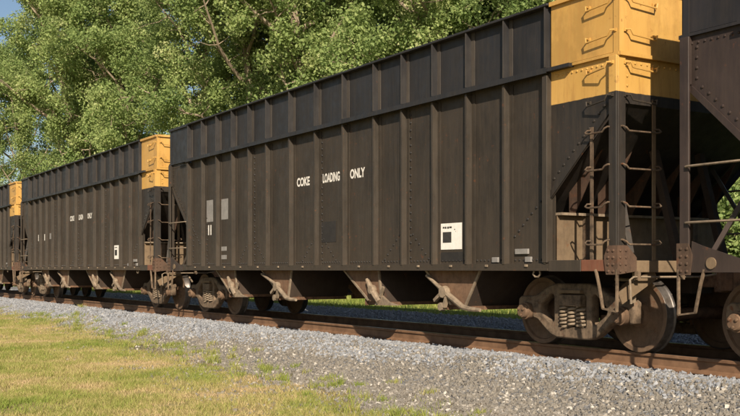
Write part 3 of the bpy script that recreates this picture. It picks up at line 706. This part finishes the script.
# ------------------------------------------------------------------ grass
def blades(name, pts, hts, tone, lean, wid, label, cat):
    n = len(pts); P = np.asarray(pts); ang = rng.uniform(0, 2 * np.pi, n); la = rng.uniform(0, 2 * np.pi, n)
    d = np.stack([np.cos(ang), np.sin(ang), np.zeros(n)], 1) * wid[:, None] / 2
    l = np.stack([np.cos(la), np.sin(la), np.zeros(n)], 1) * (lean * hts)[:, None]
    up = np.zeros((n, 3)); up[:, 2] = hts
    v = np.stack([P - d, P + d, P + d * .8 + up * .55 + l * .35, P - d * .8 + up * .55 + l * .35, P + up * .95 + l], 1).reshape(-1, 3)
    me = bpy.data.meshes.new(name); me.vertices.add(5 * n); me.vertices.foreach_set('co', v.astype(np.float32).ravel())
    b = np.arange(n)[:, None] * 5
    idx = np.concatenate([b + [[0, 1, 2, 3]], b + [[3, 2, 4]]], 1).ravel()
    me.loops.add(7 * n); me.loops.foreach_set('vertex_index', idx.astype(np.int32))
    me.polygons.add(2 * n); st = (np.arange(n)[:, None] * 7 + [[0, 4]]).ravel(); me.polygons.foreach_set('loop_start', st.astype(np.int32))
    at = me.attributes.new('tone', 'FLOAT', 'POINT'); at.data.foreach_set('value', np.repeat(tone, 5).astype(np.float32))
    me.materials.append(M['grassblade']); me.update(calc_edges=True); me.validate()
    return tag(link(name, me), label, cat, kind='stuff')
def grass_field(n, x0, x1, y0, y1, dens, far=False):
    P, H, T, Lz, W = [], [], [], [], []
    X = rng.uniform(x0, x1, n); Y = rng.uniform(y0, y1, n); u = rng.random((n, 4))
    for i in range(n):
        x, y = X[i], Y[i]
        if not far:
            # skip what the lens cannot see by a wide margin
            if y + 10.1 < -x * .12 - .5 or (-x) * .851 + (y + 10.1) * .526 < 9.0: continue
        k = dens(x, y)
        if u[i, 0] > k: continue
        pt = .5 + .5 * mnoise.noise((x * .45, y * .45, 9.0)) + .35 * mnoise.noise((x * 1.7, y * 1.7, 2.0)) + .18 * mnoise.noise((x * 5, y * 5, 4.0))
        dry = min(1, max(0, (pt - .05) * 1.2 + (u[i, 1] - .5) * .5))
        hgt = (.035 + .055 * u[i, 2]) * (1.25 - .55 * dry) * (1.0 + .5 * mnoise.noise((x * .8, y * .8, 12.0)))
        if far: dry *= .45; hgt *= 2.0
        P.append((x, y, max(gnd_z(x, y), bed_z(x, y) if -4.2 < y < 5.4 else -9) - .006)); H.append(hgt); T.append(dry); Lz.append(.2 + .8 * u[i, 3]); W.append((.0045 + .005 * u[i, 1]) * (2.2 if far else 1.0 + max(0.0, (-x - 15) * .03)))
    return [np.array(a) for a in (P, H, T, Lz, W)]
def dens_near(x, y):
    yg = lerp_tab(YG, -x) + .9 * mnoise.noise((x * .8, y * .8, 5.2)) + .4 * mnoise.noise((x * 2.4, y * 2.4, 8.2))
    k = min(1, max(0, (yg - y + .25) / .9)); k = k * k
    bare = mnoise.noise((x * 1.3, y * 1.3, 21.0))
    return k * (1.0 if bare < .18 else .30) * (1.0 if x > -30 else .8)
Pg, H, T, Lz, W = grass_field(760000, -48, -5.5, -9.0, -1.7, dens_near)
blades('grass', Pg, H, T, Lz, W, 'sunlit yellow green grass with dry patches in front of the track', 'grass')
Pf, H, T, Lz, W = grass_field(100000, -62, 6, 4.3, 16, lambda x, y: .8, True)
blades('grass', Pf, H, T, Lz, W, 'bright green grass strip behind the train below the trees', 'grass')
# taller weeds where grass meets gravel
P, H, T, Lz, W = [], [], [], [], []
rw = random.Random(5)
for i in range(190):
    tt = rw.uniform(8, 34); x = -tt; y = lerp_tab(YG, tt) + rw.gauss(.05, .38); n = rw.randint(14, 60); hh = rw.uniform(.07, .19); tn = rw.uniform(.08, .45)
    for k in range(n):
        xx, yy = x + rw.gauss(0, .05), y + rw.gauss(0, .05)
        P.append((xx, yy, max(gnd_z(xx, yy), bed_z(xx, yy)) - .005)); H.append(hh * rw.uniform(.5, 1.1)); T.append(min(1, max(0, tn + rw.gauss(0, .12)))); Lz.append(rw.uniform(.2, .9)); W.append(rw.uniform(.007, .013))
blades('weeds', np.array(P), np.array(H), np.array(T), np.array(Lz), np.array(W), 'tufts of green weeds along the edge of the gravel', 'weeds')

# ------------------------------------------------------------------ trees
def tree_meshes(seed, h, spread, nlimb, leaves, leafsize, low=0.12):
    rd = random.Random(seed); wood = MB(); cl = []
    def wander(p, d, length, n, gnarl, lift):
        pts = [Vector(p)]; d = Vector(d).normalized()
        for i in range(n):
            d = (d + Vector((rd.gauss(0, gnarl), rd.gauss(0, gnarl), rd.gauss(0, gnarl) + lift))).normalized()
            pts.append(pts[-1] + d * (length / n))
        return pts
    stems = []
    base = wander((0, 0, -.3), (rd.gauss(0, .06), rd.gauss(0, .06), 1), h * .92, 12, .075, .03)
    r0 = h * .018
    wood.tube(base, [max(.02, r0 * (1.25 if i == 0 else 1) * (1 - i / 12.5)) for i in range(13)], 9)
    for k in range(nlimb):
        f = low + (0.95 - low) * (k + rd.random()) / nlimb
        i = min(11, int(f * 12)); p = base[i].lerp(base[i + 1], f * 12 - i)
        a = k * 2.4 + rd.uniform(-.5, .5)
        prof = math.sin(math.pi * min(1, .16 + .80 * f)) ** .75
        ln = spread * prof * rd.uniform(.7, 1.15)
        limb = wander(p, (math.cos(a), math.sin(a), rd.uniform(.55, 1.5)), ln, 7, .14, .07)
        rl = r0 * .42 * (1 - .6 * f)
        wood.tube(limb, [max(.012, rl * (1 - j / 7.6)) for j in range(8)], 6)
        for j in range(2, 8):
            for q in range(2):
                aa = rd.uniform(0, 6.28)
                tw = wander(limb[j], (math.cos(aa), math.sin(aa), rd.uniform(-.3, 1.1)), ln * rd.uniform(.18, .42), 4, .2, .02)
                wood.tube(tw, [max(.006, rl * .28 * (1 - t_ / 4.6)) for t_ in range(5)], 4)
                for t_ in (3, 4): cl.append((tw[t_], rd.uniform(.40, .90)))
        cl.append((limb[-1], .8))
    for j in (10, 11, 12): cl.append((base[j], .8))
    r2 = np.random.default_rng(seed); m = len(cl); C = np.array([c for c, _ in cl]); rad = np.array([r for _, r in cl])
    ctone = r2.normal(.45, .16, m)
    wgt = rad ** 2 * r2.uniform(.3, 1.4, m); pick = r2.choice(m, leaves, p=wgt / wgt.sum())
    off = r2.normal(0, 1, (leaves, 3)); off *= (r2.random(leaves) ** .45 / (np.linalg.norm(off, axis=1) + 1e-6))[:, None]
    off[:, 2] *= .95
    pos = C[pick] + off * rad[pick][:, None] * 1.02
    nr = r2.normal(0, 1, (leaves, 3)); nr[:, 2] += .5; nr += off * .6; nr /= np.linalg.norm(nr, axis=1)[:, None]
    tg = np.cross(nr, r2.normal(0, 1, (leaves, 3))); tg /= np.linalg.norm(tg, axis=1)[:, None]; bt = np.cross(nr, tg)
    L = leafsize * r2.uniform(.6, 1.35, leaves)[:, None]
    v = np.stack([pos - tg * L * .55, pos + bt * L * .36 - tg * L * .05, pos + tg * L * .55 - nr * L * .12, pos - bt * L * .36 - tg * L * .05], 1).reshape(-1, 3)
    me = bpy.data.meshes.new('crown'); me.vertices.add(4 * leaves); me.vertices.foreach_set('co', v.astype(np.float32).ravel())
    me.loops.add(4 * leaves); me.loops.foreach_set('vertex_index', np.arange(4 * leaves, dtype=np.int32))
    me.polygons.add(leaves); me.polygons.foreach_set('loop_start', np.arange(0, 4 * leaves, 4, dtype=np.int32))
    tone = np.clip(ctone[pick] + r2.normal(0, .16, leaves), 0, 1)
    at = me.attributes.new('tone', 'FLOAT', 'POINT'); at.data.foreach_set('value', np.repeat(tone, 4).astype(np.float32))
    me.materials.append(M['leaf']); me.update(calc_edges=True)
    return wood.mesh('trunk', 'bark', False), me
def at_px(px, depth):
    """ground point seen at pixel column px (of 740) at a given depth"""
    X = (px - 370.0) / 1000.0 * depth
    ax = Vector((-math.cos(TH), math.sin(TH), 0)); rt = Vector((math.sin(TH), math.cos(TH), 0))
    p = CAM + ax * depth + rt * X; return p.x, p.y
KIND = [tree_meshes(11, 22, 6.8, 21, 105000, .14), tree_meshes(23, 24, 7.0, 24, 115000, .145), tree_meshes(37, 20, 6.0, 19, 92000, .14),
        tree_meshes(51, 25, 6.2, 25, 115000, .145)]
SHR = [tree_meshes(71, 3.4, 1.9, 16, 12000, .10, .04), tree_meshes(83, 2.8, 1.8, 14, 10000, .10, .04)]
def plant(name, kind, x, y, rz, sc, label, cat, group):
    t = link(name, None, None, (x, y, gnd_z(x, y)), rz); t.scale = (sc, sc, sc)
    link('trunk', kind[0], t); link('crown', kind[1], t)
    return tag(t, label, cat, group)
front = [(48, 84, 2), (84, 74, 1), (122, 66, 3), (172, 61, 2), (214, 58, 0), (252, 55, 1), (292, 53, 0), (330, 50, 2), (366, 48, 3), (425, 45, 2), (492, 42, 1), (562, 39, 0), (640, 36, 3), (716, 33, 2)]
names = ['leftmost', 'second', 'third', 'fourth', 'fifth', 'sixth', 'seventh', 'eighth', 'ninth', 'tenth', 'eleventh', 'twelfth', 'thirteenth', 'fourteenth', 'fifteenth']
rt_ = random.Random(3)
for i, (px, dp, k) in enumerate(front):
    x, y = at_px(px, dp)
    plant('tree', KIND[k], x, y, rt_.uniform(0, 6.28), rt_.uniform(.92, 1.06),
          ('leftmost tree of the front row behind the train, sky beside it' if i == 0 else 'leafy green tree behind the train, %s from the left in the front row' % names[i]), 'tree', 'trees in the front row behind the train')
back = [(102, 96, 0), (268, 76, 2), (460, 60, 0), (528, 56, 1), (602, 54, 3), (690, 48, 2)]
for i, (px, dp, k) in enumerate(back):
    x, y = at_px(px, dp)
    plant('tree', KIND[k], x, y, rt_.uniform(0, 6.28), rt_.uniform(.98, 1.12), 'tall green tree in the back row behind the train, %s from the left' % names[i], 'tree', 'trees in the back row')
for i, (px, dp) in enumerate(((560, 33), (612, 31), (655, 29), (700, 27), (728, 25.5), (742, 26.5), (770, 25))):
    x, y = at_px(px, dp)
    plant('shrub', SHR[i % 2], x, y, rt_.uniform(0, 6.28), rt_.uniform(.9, 1.2), 'sunlit green shrub on the grass behind the train, %s of the shrubs from the left' % names[i].replace('leftmost', 'first'), 'shrub', 'shrubs behind the train')
